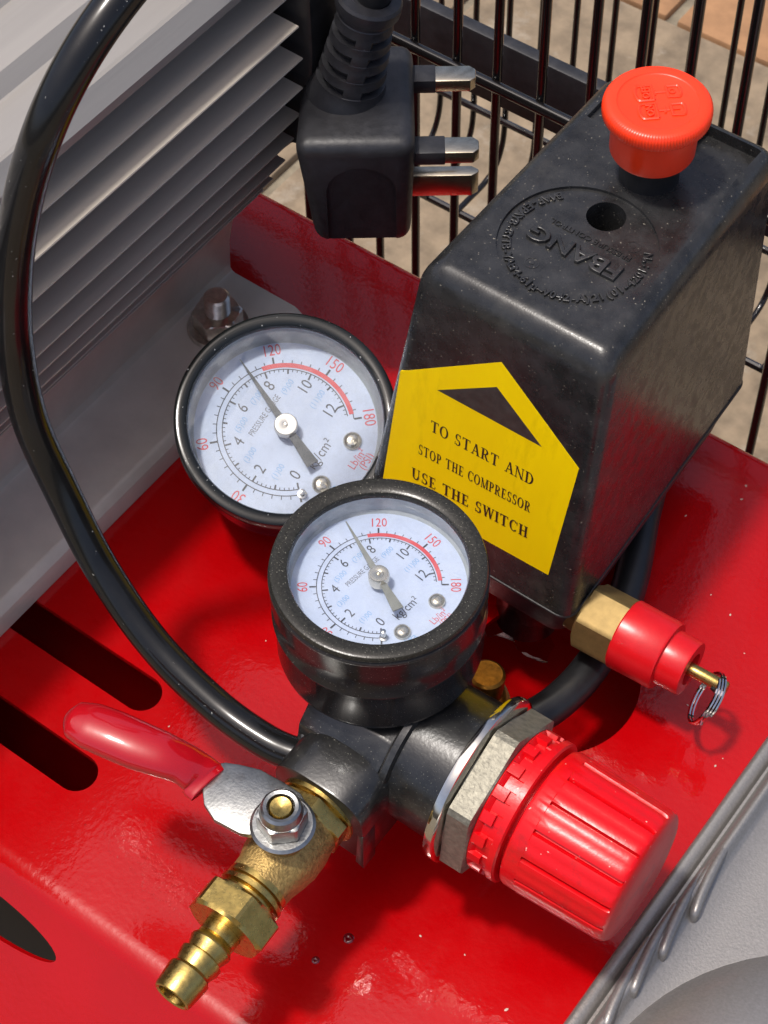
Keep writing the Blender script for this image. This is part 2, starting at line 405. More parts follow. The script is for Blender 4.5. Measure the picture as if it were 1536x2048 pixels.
# ---- motor ---------------------------------------------------------------
YE = 112; YS = -170
tips = [(-142, 24), (-131.5, 44), (-126, 51.5), (-122, 58.5), (-116.7, 68.9), (-112.9, 79.4), (-110, 90), (-108.5, 100.5), (-107.9, 111.2), (-108.6, 121.7), (-112, 129.4)]
CX, CZ = -196, 104
mb = MB()
core = []
for (x, z) in [(-150, 10), (-149, 24), (-142, 40), (-136, 55), (-132, 75), (-130, 100), (-131, 138), (-140, 146), (-250, 146), (-262, 104), (-250, 40), (-240, 10)]:
    core.append((x, YS, z))
mb.slab(core, (0, YE - YS - 2, 0))
motor = mb.build('motor', M['alu'], AC, label='silver finned electric motor with bolted foot')
for i, (x, z) in enumerate(tips):
    if i == 0: continue
    m = MB(); th = .75 if i > 3 else .5
    x1 = x - 26 if z > 50 else x - 16
    droop = 0
    pts = [(x, YS, z - th * .45), (x + .15, YS, z), (x, YS, z + th * .45), (x1, YS, z + th + .5 + droop), (x1, YS, z - th - .5 + droop)]
    m.slab(pts, (0, YE - YS, 0))
    m.build('fin', M['alu'], motor, loc=(x, YE, z), angle=20)
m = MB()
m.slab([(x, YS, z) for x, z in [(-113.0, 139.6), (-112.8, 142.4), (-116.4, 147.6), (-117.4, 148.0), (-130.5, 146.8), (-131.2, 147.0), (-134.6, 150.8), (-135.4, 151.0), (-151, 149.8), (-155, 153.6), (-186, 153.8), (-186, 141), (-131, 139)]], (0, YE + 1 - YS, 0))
m.build('top_cover', M['alu_sun_dimmed'], motor, loc=(-150, 0, 146), angle=20)
# lower body wall and foot as one extrusion: wall, foot, chamfered lip
m = MB()
footp = [(-150, 30), (-143.5, 25), (-141.6, 10.5), (-140.8, 9.0), (-139.5, 8.4), (-116, 8.2), (-114.6, 7.7), (-112.6, 6.2), (-111.8, 4.6), (-111.6, .3), (-150, .3)]
m.slab([(x, YS, z) for x, z in footp], (0, YE - 1.5 - YS, 0))
foot = m.build('foot', M['alu_foot'], motor, angle=25)
# upright skirt between foot and fins
m = MB()
m.slab([(x, YS, z) for x, z in [(-141.9, 9), (-140.9, 22), (-138.5, 33), (-134, 41), (-150, 41), (-150, 9)]], (0, YE - 1 - YS, 0))
m.build('skirt', M['alu_foot'], motor, angle=50)
# bolt with washer and nut on the foot
BP = Vector((-129.5, 90, 8.4))
m = MB(); m.lathe([(.01, 0), (9.4, 0), (9.8, .5), (9.4, 1.5), (.01, 1.5)], BP, (0, 0, 1), 40); wash = m.build('washer', M['steel'], motor, loc=BP)
m = MB(); m.hexa(6.9, 1.6, 7.6, BP, (0, 0, 1), rot=.3); m.build('nut', M['steel'], motor, loc=BP)
m = MB(); pr = [(.01, 7)]
for k in range(9): pr += [(3.35, 7 + k * .9), (3.05, 7.45 + k * .9)]
pr += [(3.3, 15.2), (2.7, 16), (.01, 16.1)]
m.lathe([(a * 1.22, 7 + (b - 7) * .82) for a, b in pr], BP, (.02, .02, 1), 32); m.build('bolt', M['steel'], motor, loc=BP)
# black fan cover behind the fins
m = MB(); m.slab([(-109, 114, 76), (-107.5, 114, 92), (-106, 114, 112), (-106, 114, 136), (-112, 114, 160), (-130, 114, 184), (-240, 114, 184), (-240, 114, 20), (-160, 114, 24), (-133, 114, 52), (-116, 114, 74)], (0, 26, 0), bevel=1.5)
m.build('fan_cover', M['black_rubber'], motor)

# ---- silver pump casting at the right -----------------------------------
m = MB()
pp = [(78.5, .4), (78.8, 4.6), (79.4, 5.7), (80.2, 6.0), (82.4, 5.4), (82.9, 4.8), (83.3, 3.6), (84.0, 3.6), (84.6, 5.2), (85.4, 8.6), (86.2, 10.0), (87.3, 10.4), (88.2, 9.8), (89.0, 8.2), (90.5, 7.2), (100, 7.6), (124, 9), (160, 10), (160, .4)]
m.slab([(x, -190, z) for x, z in pp], (0, 340, 0))
pump = m.build('pump_casing', M['pump'], AC, angle=60, label='silver painted cast pump casing')
for (x, y) in ((90.2, 8), (89.2, -5.5), (88.6, -18), (88, -29.5)):
    m = MB(); m.tube([(x - 3.4, y + 26, 8.4), (x - 2.6, y + 16, 9.6), (x - 1.4, y + 7, 9.7), (x - .2, y + 1.6, 9.4), (x + .3, y + .2, 8.2), (x + .5, y - .6, 5.5)], [.8, 1.3, 1.5, 1.4, 1.2, .8], 14, sub=6)
    m.build('rib', M['pump'], pump, loc=(x, y, 10), angle=60)
m = MB()
m.lathe([(66 * math.cos(R(a)), 17 * math.sin(R(a))) for a in range(0, 90, 5)] + [(.01, 17)], (157, -36, 6), (0, 0, 1), 72)
m.build('crankcase_boss', M['pump'], pump, loc=(150, -22, 0), angle=60)

# ---- pressure switch box --------------------------------------------------
def rrect(cx, cy, hx, hy, r, n=6):
    P = []
    for (sx, sy, a0) in ((1, 1, 0), (-1, 1, 90), (-1, -1, 180), (1, -1, 270)):
        for k in range(n + 1):
            a = R(a0 + 90 * k / n); P.append((cx + sx * (hx - r) + r * math.cos(a), cy + sy * (hy - r) + r * math.sin(a)))
    return P
def loft(mb, secs, mi=0, cap0=True, cap1=True):
    n = len(secs[0][0]); vs = []; fs = []
    for poly, z in secs: vs += [(x, y, z) for x, y in poly]
    for i in range(len(secs) - 1):
        for k in range(n):
            k2 = (k + 1) % n; fs.append((i * n + k, i * n + k2, (i + 1) * n + k2, (i + 1) * n + k))
    if cap0: fs.append(tuple(range(n - 1, -1, -1)))
    if cap1: fs.append(tuple((len(secs) - 1) * n + k for k in range(n)))
    mb.add(vs, fs, mi)
def box_at(z, inset=0, r=4.0):
    t = (z - 32) / 90.
    x0 = -43.3 + 10.2 * t; x1 = 22.2 - 2.4 * t; y0 = 49.5 + 12.0 * t; y1 = 149 - 2.0 * t
    P = rrect((x0 + x1) / 2, (y0 + y1) / 2, (x1 - x0) / 2 - inset, (y1 - y0) / 2 - inset, max(r - inset * .4, .8))
    return [(x + ((2.0 - 4.5 * (y - y0) / (y1 - y0)) if x > 0 else 0), y) for x, y in P]
secs = [(box_at(32, 0), 32.), (box_at(60, 0), 60.), (box_at(95, 0), 95.), (box_at(114, 0), 114.5)]
for a in range(10, 91, 10):
    secs.append((box_at(114 + 7 * math.sin(R(a)), 5 * (1 - math.cos(R(a)))), 114.5 + 7.5 * math.sin(R(a))))
secs.append((box_at(121, 8.0), 121.6))
mb = MB(); loft(mb, secs)
cover = mb.build('pressure_switch', M['abs'], AC, loc=(-6, 100, 32), label='black plastic pressure switch box with yellow sticker', clean=True)
cut = []
CXB = -6.0
m = MB(); m.lathe([(19.6, 120.8), (19.6, 130)], (CXB, 89.2, 0), (0, 0, 1), 96); cut.append(m.build('cutter', M['abs'], loc=(0, 0, 0)))
m = MB(); m.lathe([(4.9, 100), (4.9, 130)], (-5.8, 101.7, 0), (0, 0, 1), 48); cut.append(m.build('cutter', M['hole']))
m = MB(); m.box((-28.2, 127.5, 120.4), (-8.0, 141, 130)); cut.append(m.build('cutter', M['abs']))
m = MB(); m.box((-1.8, 127.5, 118.6), (13.8, 142.5, 130)); cut.append(m.build('cutter', M['abs']))
finish_bool(cover, cut, 26)
# raised lettering in the round recess; it reads from the far side of the box
def flatM(x, y, z, ang, mir=1):
    return Matrix.Translation((x, y, z)) @ Matrix.Rotation(ang, 4, 'Z')
m = MB()
m.text('FBANG', 6.7, flatM(-5.4, 87.2, 120.8, R(180)), extr=.7, off=.0, xs=1.2, bev=.22)
m.text('PRESSURE CONTROL', 2.3, flatM(-4.6, 93.0, 120.85, R(180)), extr=.3, xs=1.05)
ring = 'N\u00ba:1024-10(12)A-240V~\u03bc16-MBAY-BTYB-BYAPE-PAWB'
n = len(ring)
for k, ch in enumerate(ring):
    a = R(24) - R(246) * k / (n - 1)
    m.text(ch, 3.1, flatM(CXB + 17.2 * math.cos(a), 89.2 + 17.2 * math.sin(a), 120.85, a + R(90)), extr=.5, bev=.10)
for (x, y) in ((-12, 78.5), (5, 97)):
    m.lathe([(1.9, 0), (1.9, .3), (1.5, .3), (1.5, .05), (.6, .05), (.6, .3), (.01, .3)], (x, y, 120.6), (0, 0, 1), 24)
m.build('lettering', M['abs'], cover, loc=(CXB, 89, 120.6), angle=30)
# base below the seam and a thin bead at the seam
mb = MB()
def base_at(z, inset): return [(x + ((2.0 - 4.5 * (y - 49.5) / 99.5) if x > 0 else 0), y) for x, y in rrect(-10.5, 99.25 - (31.5 - z) * .42 * (inset > 1), 32.7 - inset, 49.75 - inset - (31.5 - z) * .42 * (inset > 1), 5)]
loft(mb, [(base_at(17, 5.5), 17.), (base_at(18.4, 2.9), 18.4), (base_at(21.5, 1.9), 21.5), (base_at(28, 1.3), 28), (base_at(31, .7), 30.9)])
mb.build('switch_base', M['plug'], cover, loc=(-9, 100, 17), angle=30)
mb = MB(); loft(mb, [(base_at(0, .9), 30.8), (base_at(0, -.3), 31.0), (base_at(0, -.45), 31.4), (base_at(0, -.3), 31.9), (base_at(0, .9), 32.1)], cap0=False, cap1=False)
mb.build('seam_bead', M['black_rubber'], cover, loc=(-9, 100, 31))
# button: stem and mushroom cap
BX, BY = -4.7, 119.3
mb = MB(); mb.lathe([(8.4, 119), (8.2, 120.8), (7.5, 121.6), (7.2, 131), (.01, 131)], (BX, BY, 0), (0, 0, 1), 64); mb.build('button_stem', M['black_rubber'], cover, loc=(BX, BY, 120))
mb = MB()
cp = [(.01, 129.6), (8.6, 129.6), (10.1, 130.1), (10.5, 130.9), (10.7, 139.6), (10.9, 140.6), (12.6, 141.3), (13.15, 142.0), (13.2, 143.8), (13.0, 144.8), (12.4, 145.5), (11.3, 145.75), (9.9, 145.72), (9.7, 145.5), (9.45, 145.42), (.01, 145.42)]
def rfb(t, i, r, h):
    if 12.9 < r < 13.19 or i == 8: return r + .09 * math.cos(t * 110)
    return r
mb.lathe(cp, (BX, BY, 0), (0, 0, 1), 440, rf=rfb)
button = mb.build('button', M['orange_red'], cover, loc=(BX, BY, 130), angle=40)
mb = MB()
zt = 145.42
def shield(m, cx, cy, w, h, ang, bulge):
    # outline bar as a raised closed rim in button plane
    e = Vector((math.cos(ang), math.sin(ang), 0)); f = Vector((-math.sin(ang), math.cos(ang), 0)); c = Vector((cx, cy, zt))
    pts = [(-w, -h), (w, -h), (w, h * .9)] + [(w * math.cos(R(a)), h * .9 + bulge * math.sin(R(a))) for a in range(15, 166, 15)] + [(-w, h * .9)]
    P = [c + e * x + f * y for x, y in pts]; P.append(P[0])
    m.tube(P, .42, 6, sub=1, caps=False)
# OFF shield (up and left), ON shield (lower), each with an arrow; they read towards -X -Y of the box
A = R(132)
ex = Vector((math.cos(A), math.sin(A), 0)); ey = Vector((-math.sin(A), math.cos(A), 0))
def bp(u, v): return (BX + ex.x * u + ey.x * v, BY + ex.y * u + ey.y * v)
for (u, txt, sym) in ((3.1, 'OFF', 'O'), (-3.1, 'ON', 'I')):
    x, y = bp(u, 2.5); shield(mb, x, y, 2.5, 1.7, A, 1.0)
    mb.text(txt, 2.4, flatM(x, y + .1, zt, A), extr=.4, bev=.1)
    x, y = bp(u, -4.0); shield(mb, x, y, 1.9, 1.3, A + math.pi, .8)
    mb.text(sym, 2.3, flatM(x, y, zt, A), extr=.26, off=.03)
    x0, y0 = bp(u, .4); x1, y1 = bp(u, -2.3)
    mb.tube([(x0, y0, zt), (x1, y1, zt)], .34, 6, sub=1)
    xa, ya = bp(u - 1, .4 - (1.5 if u < 0 else 0)); xb, yb = bp(u + 1, .4 - (1.5 if u < 0 else 0))
    mb.tube([(xa, ya, zt), (xb, yb, zt)], .34, 6, sub=1)
mb.build('button_marking', M['orange_red'], cover, loc=(BX, BY, 145))
# yellow sticker on the front face
upv = Vector((0, 12.0, 90)).normalized(); nf = Vector((0, -upv.z, upv.y))
def ff(x, v, off=.12): return Vector((x, 49.5, 32)) + upv * v + nf * off
def fM(x, v, ang=0, off=.2):
    return Matrix.Translation(ff(x, v, off)) @ Matrix(((1, 0, 0, 0), (0, upv.y, nf.y, 0), (0, upv.z, nf.z, 0), (0, 0, 0, 1))) @ Matrix.Rotation(ang, 4, 'Z')
mb = MB()
oct_ = [(-37.4, 11.0), (-35.2, 54.0), (-7.0, 74.6), (18.4, 54.6), (15.8, 12.6)]
mb.slab([ff(x, v, -.4) for x, v in oct_], nf * .5)
cen = Vector((-9, 42))
sticker = mb.build('sticker', M['yellow'], cover, loc=ff(-9, 40, 0), smooth=False)
mb = MB()
tri = [(-23.8, 54.6), (-7.2, 66.2), (7.6, 55.0)]
mb.add([ff(x, v, .14) for x, v in tri], [(0, 1, 2)], 1)
# serif letters drawn from strokes: unit cell 1 high
def glyph(ch):
    P = []; W = .17; T = .07; S = .06
    def quad(a, b, c, d): P.append([a, b, c, d])
    def vbar(x, y0=0, y1=1, w=W, serif=(1, 1)):
        quad((x - w / 2, y0), (x + w / 2, y0), (x + w / 2, y1), (x - w / 2, y1))
        if serif[0]: quad((x - w / 2 - .09, y0), (x + w / 2 + .09, y0), (x + w / 2 + .09, y0 + S), (x - w / 2 - .09, y0 + S))
        if serif[1]: quad((x - w / 2 - .09, y1 - S), (x + w / 2 + .09, y1 - S), (x + w / 2 + .09, y1), (x - w / 2 - .09, y1))
    def hbar(x0, x1, y, t=T): quad((x0, y - t / 2), (x1, y - t / 2), (x1, y + t / 2), (x0, y + t / 2))
    def diag(x0, y0, x1, y1, w): quad((x0 - w / 2, y0), (x0 + w / 2, y0), (x1 + w / 2, y1), (x1 - w / 2, y1))
    def ser(x, y, w=.30): quad((x - w / 2, y), (x + w / 2, y), (x + w / 2, y + S), (x - w / 2, y + S))
    def ell(cx, cy, rx, ry, a0, a1, w=W, t=T, n=14):
        o = []; i = []
        for k in range(n + 1):
            a = R(a0 + (a1 - a0) * k / n)
            o.append((cx + rx * math.cos(a), cy + ry * math.sin(a))); i.append((cx + (rx - w) * math.cos(a), cy + (ry - t) * math.sin(a)))
        for k in range(n): quad(o[k], o[k + 1], i[k + 1], i[k])
    w = .75
    if ch == 'T': vbar(.38); hbar(.02, .74, .965); quad((.02, .78), (.07, .78), (.10, .95), (.02, .95)); quad((.69, .78), (.74, .78), (.74, .95), (.66, .95)); w = .80
    elif ch == 'O': ell(.4, .5, .40, .52, 0, 360, n=26); w = .86
    elif ch == 'S': ell(.3, .73, .24, .29, 35, 270, .13, .08); ell(.3, .25, .26, .27, -145, 90, .14, .08); quad((.47, .70), (.52, .70), (.53, 1.0), (.49, 1.0)); quad((.04, 0), (.08, 0), (.09, .3), (.04, .3)); w = .63
    elif ch == 'A': diag(.06 + .06, 0, .40, 1, .07); diag(.66, 0, .40, 1, .17); hbar(.2, .58, .34); ser(.12, 0, .26); ser(.66, 0, .34); w = .82
    elif ch == 'R': vbar(.18); ell(.36, .735, .30, .265, -90, 90); hbar(.2, .38, .965); hbar(.2, .38, .49); diag(.62, 0, .38, .5, .17); ser(.66, 0, .28); w = .82
    elif ch == 'N': vbar(.14, w=.07); vbar(.70, w=.07); diag(.68, 0, .14, 1, .17); w = .86
    elif ch == 'D': vbar(.18); ell(.34, .5, .42, .5, -90, 90); hbar(.2, .36, .965); hbar(.2, .36, .035); w = .84
    elif ch == 'P': vbar(.18); ell(.34, .72, .28, .28, -90, 90); hbar(.2, .36, .965); hbar(.2, .36, .475); w = .70
    elif ch == 'H': vbar(.18); vbar(.64); hbar(.2, .62, .5); w = .86
    elif ch == 'E': vbar(.18); hbar(.2, .58, .965); hbar(.2, .60, .035); hbar(.2, .46, .5); quad((.53, .78), (.58, .78), (.58, .97), (.55, .97)); quad((.55, .03), (.6, .03), (.62, .24), (.57, .24)); quad((.42, .38), (.46, .38), (.46, .62), (.42, .62)); w = .70
    elif ch == 'C': ell(.4, .5, .38, .52, 42, 318); quad((.66, .66), (.71, .66), (.71, 1.0), (.68, 1.0)); w = .78
    elif ch == 'M': vbar(.13, w=.07, serif=(1, 1)); vbar(.83, w=.17); diag(.48, 0, .14, 1, .16); diag(.48, 0, .80, 1, .06); w = 1.02
    elif ch == 'U': vbar(.18, .3, 1, serif=(0, 1)); vbar(.66, .3, 1, w=.07, serif=(0, 1)); ell(.395, .32, .30, .34, 180, 360, .15, .08); w = .86
    elif ch == 'W': diag(.30, 0, .12, 1, .16); diag(.30, 0, .50, 1, .06); diag(.74, 0, .54, 1, .16); diag(.74, 0, .92, 1, .06); ser(.12, .94); ser(.52, .94); ser(.93, .94, .2); w = 1.04
    elif ch == 'I': vbar(.18); w = .38
    elif ch == ' ': w = .42
    return P, w
def serif_line(mb, txt, x0, v0, x1, v1, hgt, mi=0):
    tot = sum(glyph(c)[1] for c in txt); sp = .07 * (len(txt) - 1); L = math.hypot(x1 - x0, v1 - v0); k = L / (tot + sp)
    d = ((x1 - x0) / L, (v1 - v0) / L); cur = 0
    for c in txt:
        P, w = glyph(c)
        for q in P:
            vs = []
            for (x, y) in q:
                s = (cur + x) * k; yy = y * hgt; vs.append(ff(x0 + d[0] * s - d[1] * yy, v0 + d[1] * s + d[0] * yy, .15 + .0015 * len(mb.f) / 10))
            mb.add(vs, [(0, 1, 2, 3)], mi)
        cur += w + .07
serif_line(mb, 'TO START AND', -24.4, 39.6, 7.2, 40.6, 3.9)
serif_line(mb, 'STOP THE COMPRESSOR', -27.2, 29.4, 7.6, 31.0, 3.5)
serif_line(mb, 'USE THE SWITCH', -28.4, 19.4, 8.2, 21.6, 3.9)
mb.build('sticker_print', [M['print'], M['print_tri']], cover, loc=ff(-9, 40, .1), smooth=False)

# ---- brass safety relief valve with red sleeve and pull ring ---------------
SVP = Vector((21, 58.6, 24.5)); SVA = Vector((1, .03, .02)).normalized()
mb = MB(); mb.hexa(8.6, 3.5, 18, SVP, SVA, ch=.16, rot=R(12)); mb.lathe([(6.0, -3), (6.2, 3.4), (.01, 3.5)], SVP, SVA, 32)
sv = mb.build('safety_valve', M['brass_dull'], AC, loc=SVP, label='brass safety relief valve in a red sleeve with pull ring', angle=25)
mb = MB(); mb.lathe([(.01, 14.8), (9.6, 14.8), (9.9, 15.2), (9.75, 27.6), (9.4, 28.1), (8.0, 28.2), (7.9, 28.3), (7.75, 34.6), (7.5, 35.1), (4.6, 35.2), (4.4, 33.2), (.01, 33.2)], SVP, SVA, 56)
mb.build('sleeve', M['red_cap'], sv, loc=SVP + SVA * 20, angle=35)
mb = MB(); mb.lathe([(.01, 32), (1.8, 32), (1.8, 45.4), (1.5, 45.9), (.01, 45.9)], SVP, SVA, 24); mb.build('pin', M['brass'], sv, loc=SVP + SVA * 40)
PE = SVP + SVA * 43.2
mb = MB(); pts = []
e1 = Vector((-.30, -.35, -1)).normalized(); e2 = (b_ - e1 * b_.dot(e1)).normalized(); e2 = (e2 + r_ * .22).normalized()
for k in range(50):
    a = 2 * math.pi * k / 22
    pts.append(PE + e1 * (6.6 - 8.2 * math.cos(a)) + e2 * (7.0 * math.sin(a)) + Vector((1, .2, 0)) * (k / 50 - .3) * 1.8)
mb.tube(pts, .48, 8, sub=3)
mb.tube([pts[-1], pts[-1] + Vector((-1.6, -.6, -1.6)), pts[-1] + Vector((-1.6, -1.6, -4))], .48, 8, sub=4)
mb.build('pull_ring', M['spring'], sv, loc=PE)
mb = MB(); mb.lathe([(.01, -2.3), (.9, -2.3), (.9, 2.3), (.01, 2.3)], PE, Vector((.1, 1, .2)), 16); mb.build('pin_hole_shade', M['hole'], sv, loc=PE)  # solid near-black cylinder, painted shade in place of a drilled hole

# ---- manifold under the switch: stained brass nut, film, neck ---------------
mb = MB(); mb.lathe([(.01, 2), (6.4, 2), (7.4, 3)] + [(6.9 if k % 2 else 7.3, 4 + k * .55) for k in range(12)] + [(6.6, 11.5), (5.6, 12.6), (5.0, 13), (5.0, 20), (4.2, 20.6), (.01, 20.6)], (11.5, 28.5, -2), (.0, .12, 1), 40)
mb.build('manifold_nut', M['brass_orange'], AC, loc=(9.5, 33, 6))
mb = MB(); mb.lathe([(.01, -4), (9, -4), (9, 18), (.01, 18)], (2, 66, -2), (0, 0, 1), 40)
mb.build('manifold', M['body_black'], AC, loc=(2, 62, 0))
mb = MB(); vs = []; fs = []; NX, NY = 26, 9
random.seed(5)
for i in range(NX):
    for j in range(NY):
        u = i / (NX - 1); v = j / (NY - 1)
        x = -8 + 30 * u; z = 21 - v * (4.5 + 5.5 * math.exp(-((u - .12) / .16) ** 2) + 1.6 * math.sin(u * 21))
        y = 49.0 - 6.0 * math.sin(v * 2.0) + 1.3 * math.sin(u * 17 + v * 4) + random.uniform(-.5, .5)
        vs.append((x, y, z))
for i in range(NX - 1):
    for j in range(NY - 1): fs.append((i * NY + j, (i + 1) * NY + j, (i + 1) * NY + j + 1, i * NY + j + 1))
mb.add(vs, fs); mb.build('plastic_film', M['film'], AC, loc=(5, 46, 15), angle=70)

# ---- regulator -------------------------------------------------------------
RP = Vector((0, -8.8, 44)); RA = Vector((1, .02, 0)).normalized()
mb = MB()
mb.lathe([(.01, 4), (15.5, 4), (17.5, 17.5), (20.3, 17.8), (20.6, 18.3), (20.3, 19.8), (18.6, 20.2), (18.9, 33.6), (.01, 33.6)], RP, RA, 72)
# block with front port and gauge seat
mb.box((-5.5, -28, 28), (18.2, 9, 52), bevel=1.6, segs=3)
mb.slab([(-5.5, -27, 50), (-5.5, -26.0, 55.0), (-5.5, -20.5, 60.4), (-5.5, -19.5, 60.8), (-5.5, 7, 60.8), (-5.5, 8, 50)], (23.6, 0, 0), bevel=.5)
reg = mb.build('regulator_body', M['body_black'], AC, loc=RP, angle=30, label='dusty black regulator body with square block')
mb = MB()
se = lambda v: math.copysign(abs(v) ** .62, v)
mb.slab([(8.6 + 13.3 * se(math.cos(R(a))), -12, 43.4 + 12.9 * se(math.sin(R(a)))) for a in range(0, 181, 9)] + [(-4.7, -12, 31), (21.9, -12, 31)], (0, -25.2, 0), bevel=.6)
mb.slab([(20.2, -37.2, 44), (21.9, -37.2, 44), (22.3, -38.0, 29.2), (19.8, -38.0, 30.6)], (0, 5, 0), bevel=.3)
mb.build('front_port', M['body_black'], reg, loc=(9.5, -30, 43), angle=30)
mb = MB(); mb.lathe([(.01, 33.7), (21.6, 33.7), (22.4, 34.1), (22.6, 35.0), (22.4, 36.2), (21.4, 36.8), (.01, 36.8)], RP, RA, 96); mb.build('flange_ring', M['chrome'], reg, loc=RP + RA * 35)
mb = MB(); mb.hexa(18.9, 36.9, 43.9, RP, RA, ch=.05, rot=R(8))
mb.build('hex_nut', M['cast'], reg, loc=RP + RA * 40, angle=20)
# notched red lock ring
NT = 18; ang = []
for k in range(NT):
    b = 2 * math.pi * k / NT; w = 2 * math.pi / NT
    for f_ in (.0, .03, .12, .2, .28, .36, .44, .47, .50, .53, .62, .7, .78, .86, .94, .97): ang.append(b + w * f_)
def rring(t, i, r, h):
    ph = (t * NT / (2 * math.pi)) % 1
    hi = .02 < ph < .48
    if i in (3, 4): return 19.0 if hi else 17.7
    if i in (5, 6): return 19.0 if hi else 17.7
    if i in (7, 8): return 17.7 if not hi else 18.0
    return r
mb = MB(); mb.lathe([(.01, 44), (18.6, 44), (19.0, 44.4), (19.0, 45.6), (19.0, 45.7), (19.0, 47.6), (19.0, 47.7), (18.2, 47.8), (18.2, 49.4), (19.0, 49.5), (19.0, 51.2), (18.4, 51.6), (15.5, 51.6), (15.5, 53), (.01, 53)], RP, RA, angles=ang, rf=rring)
mb.build('lock_ring', M['red_plastic'], reg, loc=RP + RA * 48, angle=28)
NG = 15; ang = []
for k in range(NG):
    b = 2 * math.pi * k / NG; w = 2 * math.pi / NG
    for f_ in (0, .10, .2, .3, .38, .43, .455, .48, .52, .545, .57, .62, .7, .8, .9): ang.append(b + w * f_)
def rknob(t, i, r, h):
    ph = (t * NG / (2 * math.pi)) % 1
    if 57.0 < h < 80.0 and r > 15:
        g = 0
        if .455 <= ph <= .55: g = 1.35
        elif .43 < ph < .57: g = .6
        bulge = .22 * math.sin(math.pi * min(1, abs(ph - .5) * 2))
        return r - g + bulge
    return r
mb = MB()
kp = [(.01, 52.4), (16.8, 52.4), (17.8, 52.8), (18.15, 53.6), (18.1, 56.9), (18.08, 57.1), (17.95, 60), (17.7, 68), (17.35, 78.6), (17.15, 79.9), (17.0, 80.5), (16.5, 80.9), (15.6, 81.3), (12, 82.0), (.01, 82.4)]
mb.lathe(kp, RP, RA, angles=ang, rf=rknob)
mb.build('knob', M['red_plastic'], reg, loc=RP + RA * 68, angle=30)

# ---- ball valve: casting, collar, nut, hose barb, lever ---------------------
VA = Vector((.035, -1, 0)).normalized(); VP = Vector((8.6, -38, 44))
mb = MB()
prof = [(.01, -4), (9.2, -4), (9.3, 2.2), (8.3, 2.4), (8.2, 3.2)]
def rb(t, i, r, h): return r + .18 * math.sin(3 * t + h * .9) + .12 * math.sin(7 * t - h * 1.7)
mb.lathe([(7.6, 2.6), (8.9, 5.0), (9.3, 9), (9.3, 14), (8.8, 17), (7.9, 20.5), (7.7, 23.8), (7.3, 24)], VP, VA, 48, rf=rb)
mb.lathe([(5.5, 0), (5.2, 9.5)], VP + VA * 13 + Vector((0, 0, 3)), (0, 0, 1), 40)
bv = mb.build('ball_valve', M['brass_cast'], AC, loc=VP, label='brass ball valve with red lever and hose barb', angle=40)
mb = MB(); mb.lathe([(.01, -1.5), (10.2, -1.5), (10.4, -1), (10.3, .2), (9.4, .4), (.01, .4)], VP, VA, 56); mb.hexa(8.9, .4, 4.6, VP, VA, ch=.08, rot=.2); mb.build('shoulder', M['brass'], bv, loc=VP, angle=25)
mb = MB(); mb.lathe([(7.0, 23.0), (7.9, 23.3), (7.9, 24.8), (7.0, 25.1), (7.0, 25.6), (8.3, 25.9), (8.3, 27.0), (7.2, 27.4), (6.8, 27.4), (6.8, 28), (7.2, 28.3), (6.9, 28.8), (6.7, 29.4), (.01, 29.4)], VP, VA, 56); mb.build('collar', M['brass'], bv, loc=VP + VA * 28, angle=30)
mb = MB(); mb.hexa(9.5, 29.0, 37.0, VP, VA, ch=.16, rot=R(22), hole=4.8)
mb.build('union_nut', M['brass'], bv, loc=VP + VA * 35, angle=18)
mb = MB()
bp_ = [(4.7, 38.2), (4.75, 42.4), (4.35, 42.6), (5.35, 44.0), (5.45, 44.6), (4.6, 47.2), (4.5, 47.5), (5.45, 48.2), (5.4, 49.4), (4.6, 52.2), (5.4, 53.2), (5.45, 54.2), (4.95, 59.6), (4.7, 60.4), (4.2, 60.6), (3.7, 60.3), (3.5, 56), (3.4, 40)]
mb.lathe([(r, h - 2.6 - max(0, h - 44) * .09) for r, h in bp_], VP, VA, 48); mb.f.pop(); mb.m.pop()
mb.build('hose_barb', M['brass'], bv, loc=VP + VA * 50, angle=28)
SP = Vector((9.2, -50.6, 0))
mb = MB()
lev = [(-13.5, -47.3), (-12.0, -45.6), (-8.8, -44.0), (-4.1, -42.2), (2.7, -41.6), (7.5, -41.6), (12.6, -44.0), (15.3, -47.5), (15.6, -51.5), (13.4, -55.2), (9.6, -56.6), (6.6, -56.0), (5.4, -55.4), (4.6, -57.1), (2.4, -58.1), (-4.5, -58.9), (-9.0, -57.2), (-12.2, -54.0), (-14.0, -50.5)]
mb.slab([(x, y, 55.6) for x, y in lev], (0, 0, 2.0), bevel=.45, segs=2)
mb.build('lever_plate', M['zinc'], bv, loc=(0, -50, 56), angle=40)
mb = MB()
mb.tube([(-11.6, -52.4, 56.9), (-13.4, -52.2, 57.2), (-15.6, -52.0, 58.2), (-19, -52.8, 60.2), (-23.5, -54.6, 62.2), (-29, -56.4, 63.2), (-35, -57.8, 63.8), (-41, -59.2, 64.0), (-45.4, -60.2, 64.0), (-47.6, -60.7, 64.0)],
        [(1.7, 5.6), (2.0, 5.8), (2.6, 5.3), (3.3, 5.2), (3.8, 5.7), (4.0, 6.1), (4.0, 6.2), (3.8, 6.0), (3.1, 4.7), (.6, .9)], 28, sub=6)
mb.build('lever_grip', M['red_vinyl'], bv, loc=(-30, -56, 62), angle=80)
mb = MB(); mb.lathe([(.01, 57.7), (7.6, 57.7), (7.7, 58.0), (7.0, 58.6), (.01, 58.8)], SP, (0, 0, 1), 48); mb.build('washer', M['zinc'], bv, loc=SP + Vector((0, 0, 58)))
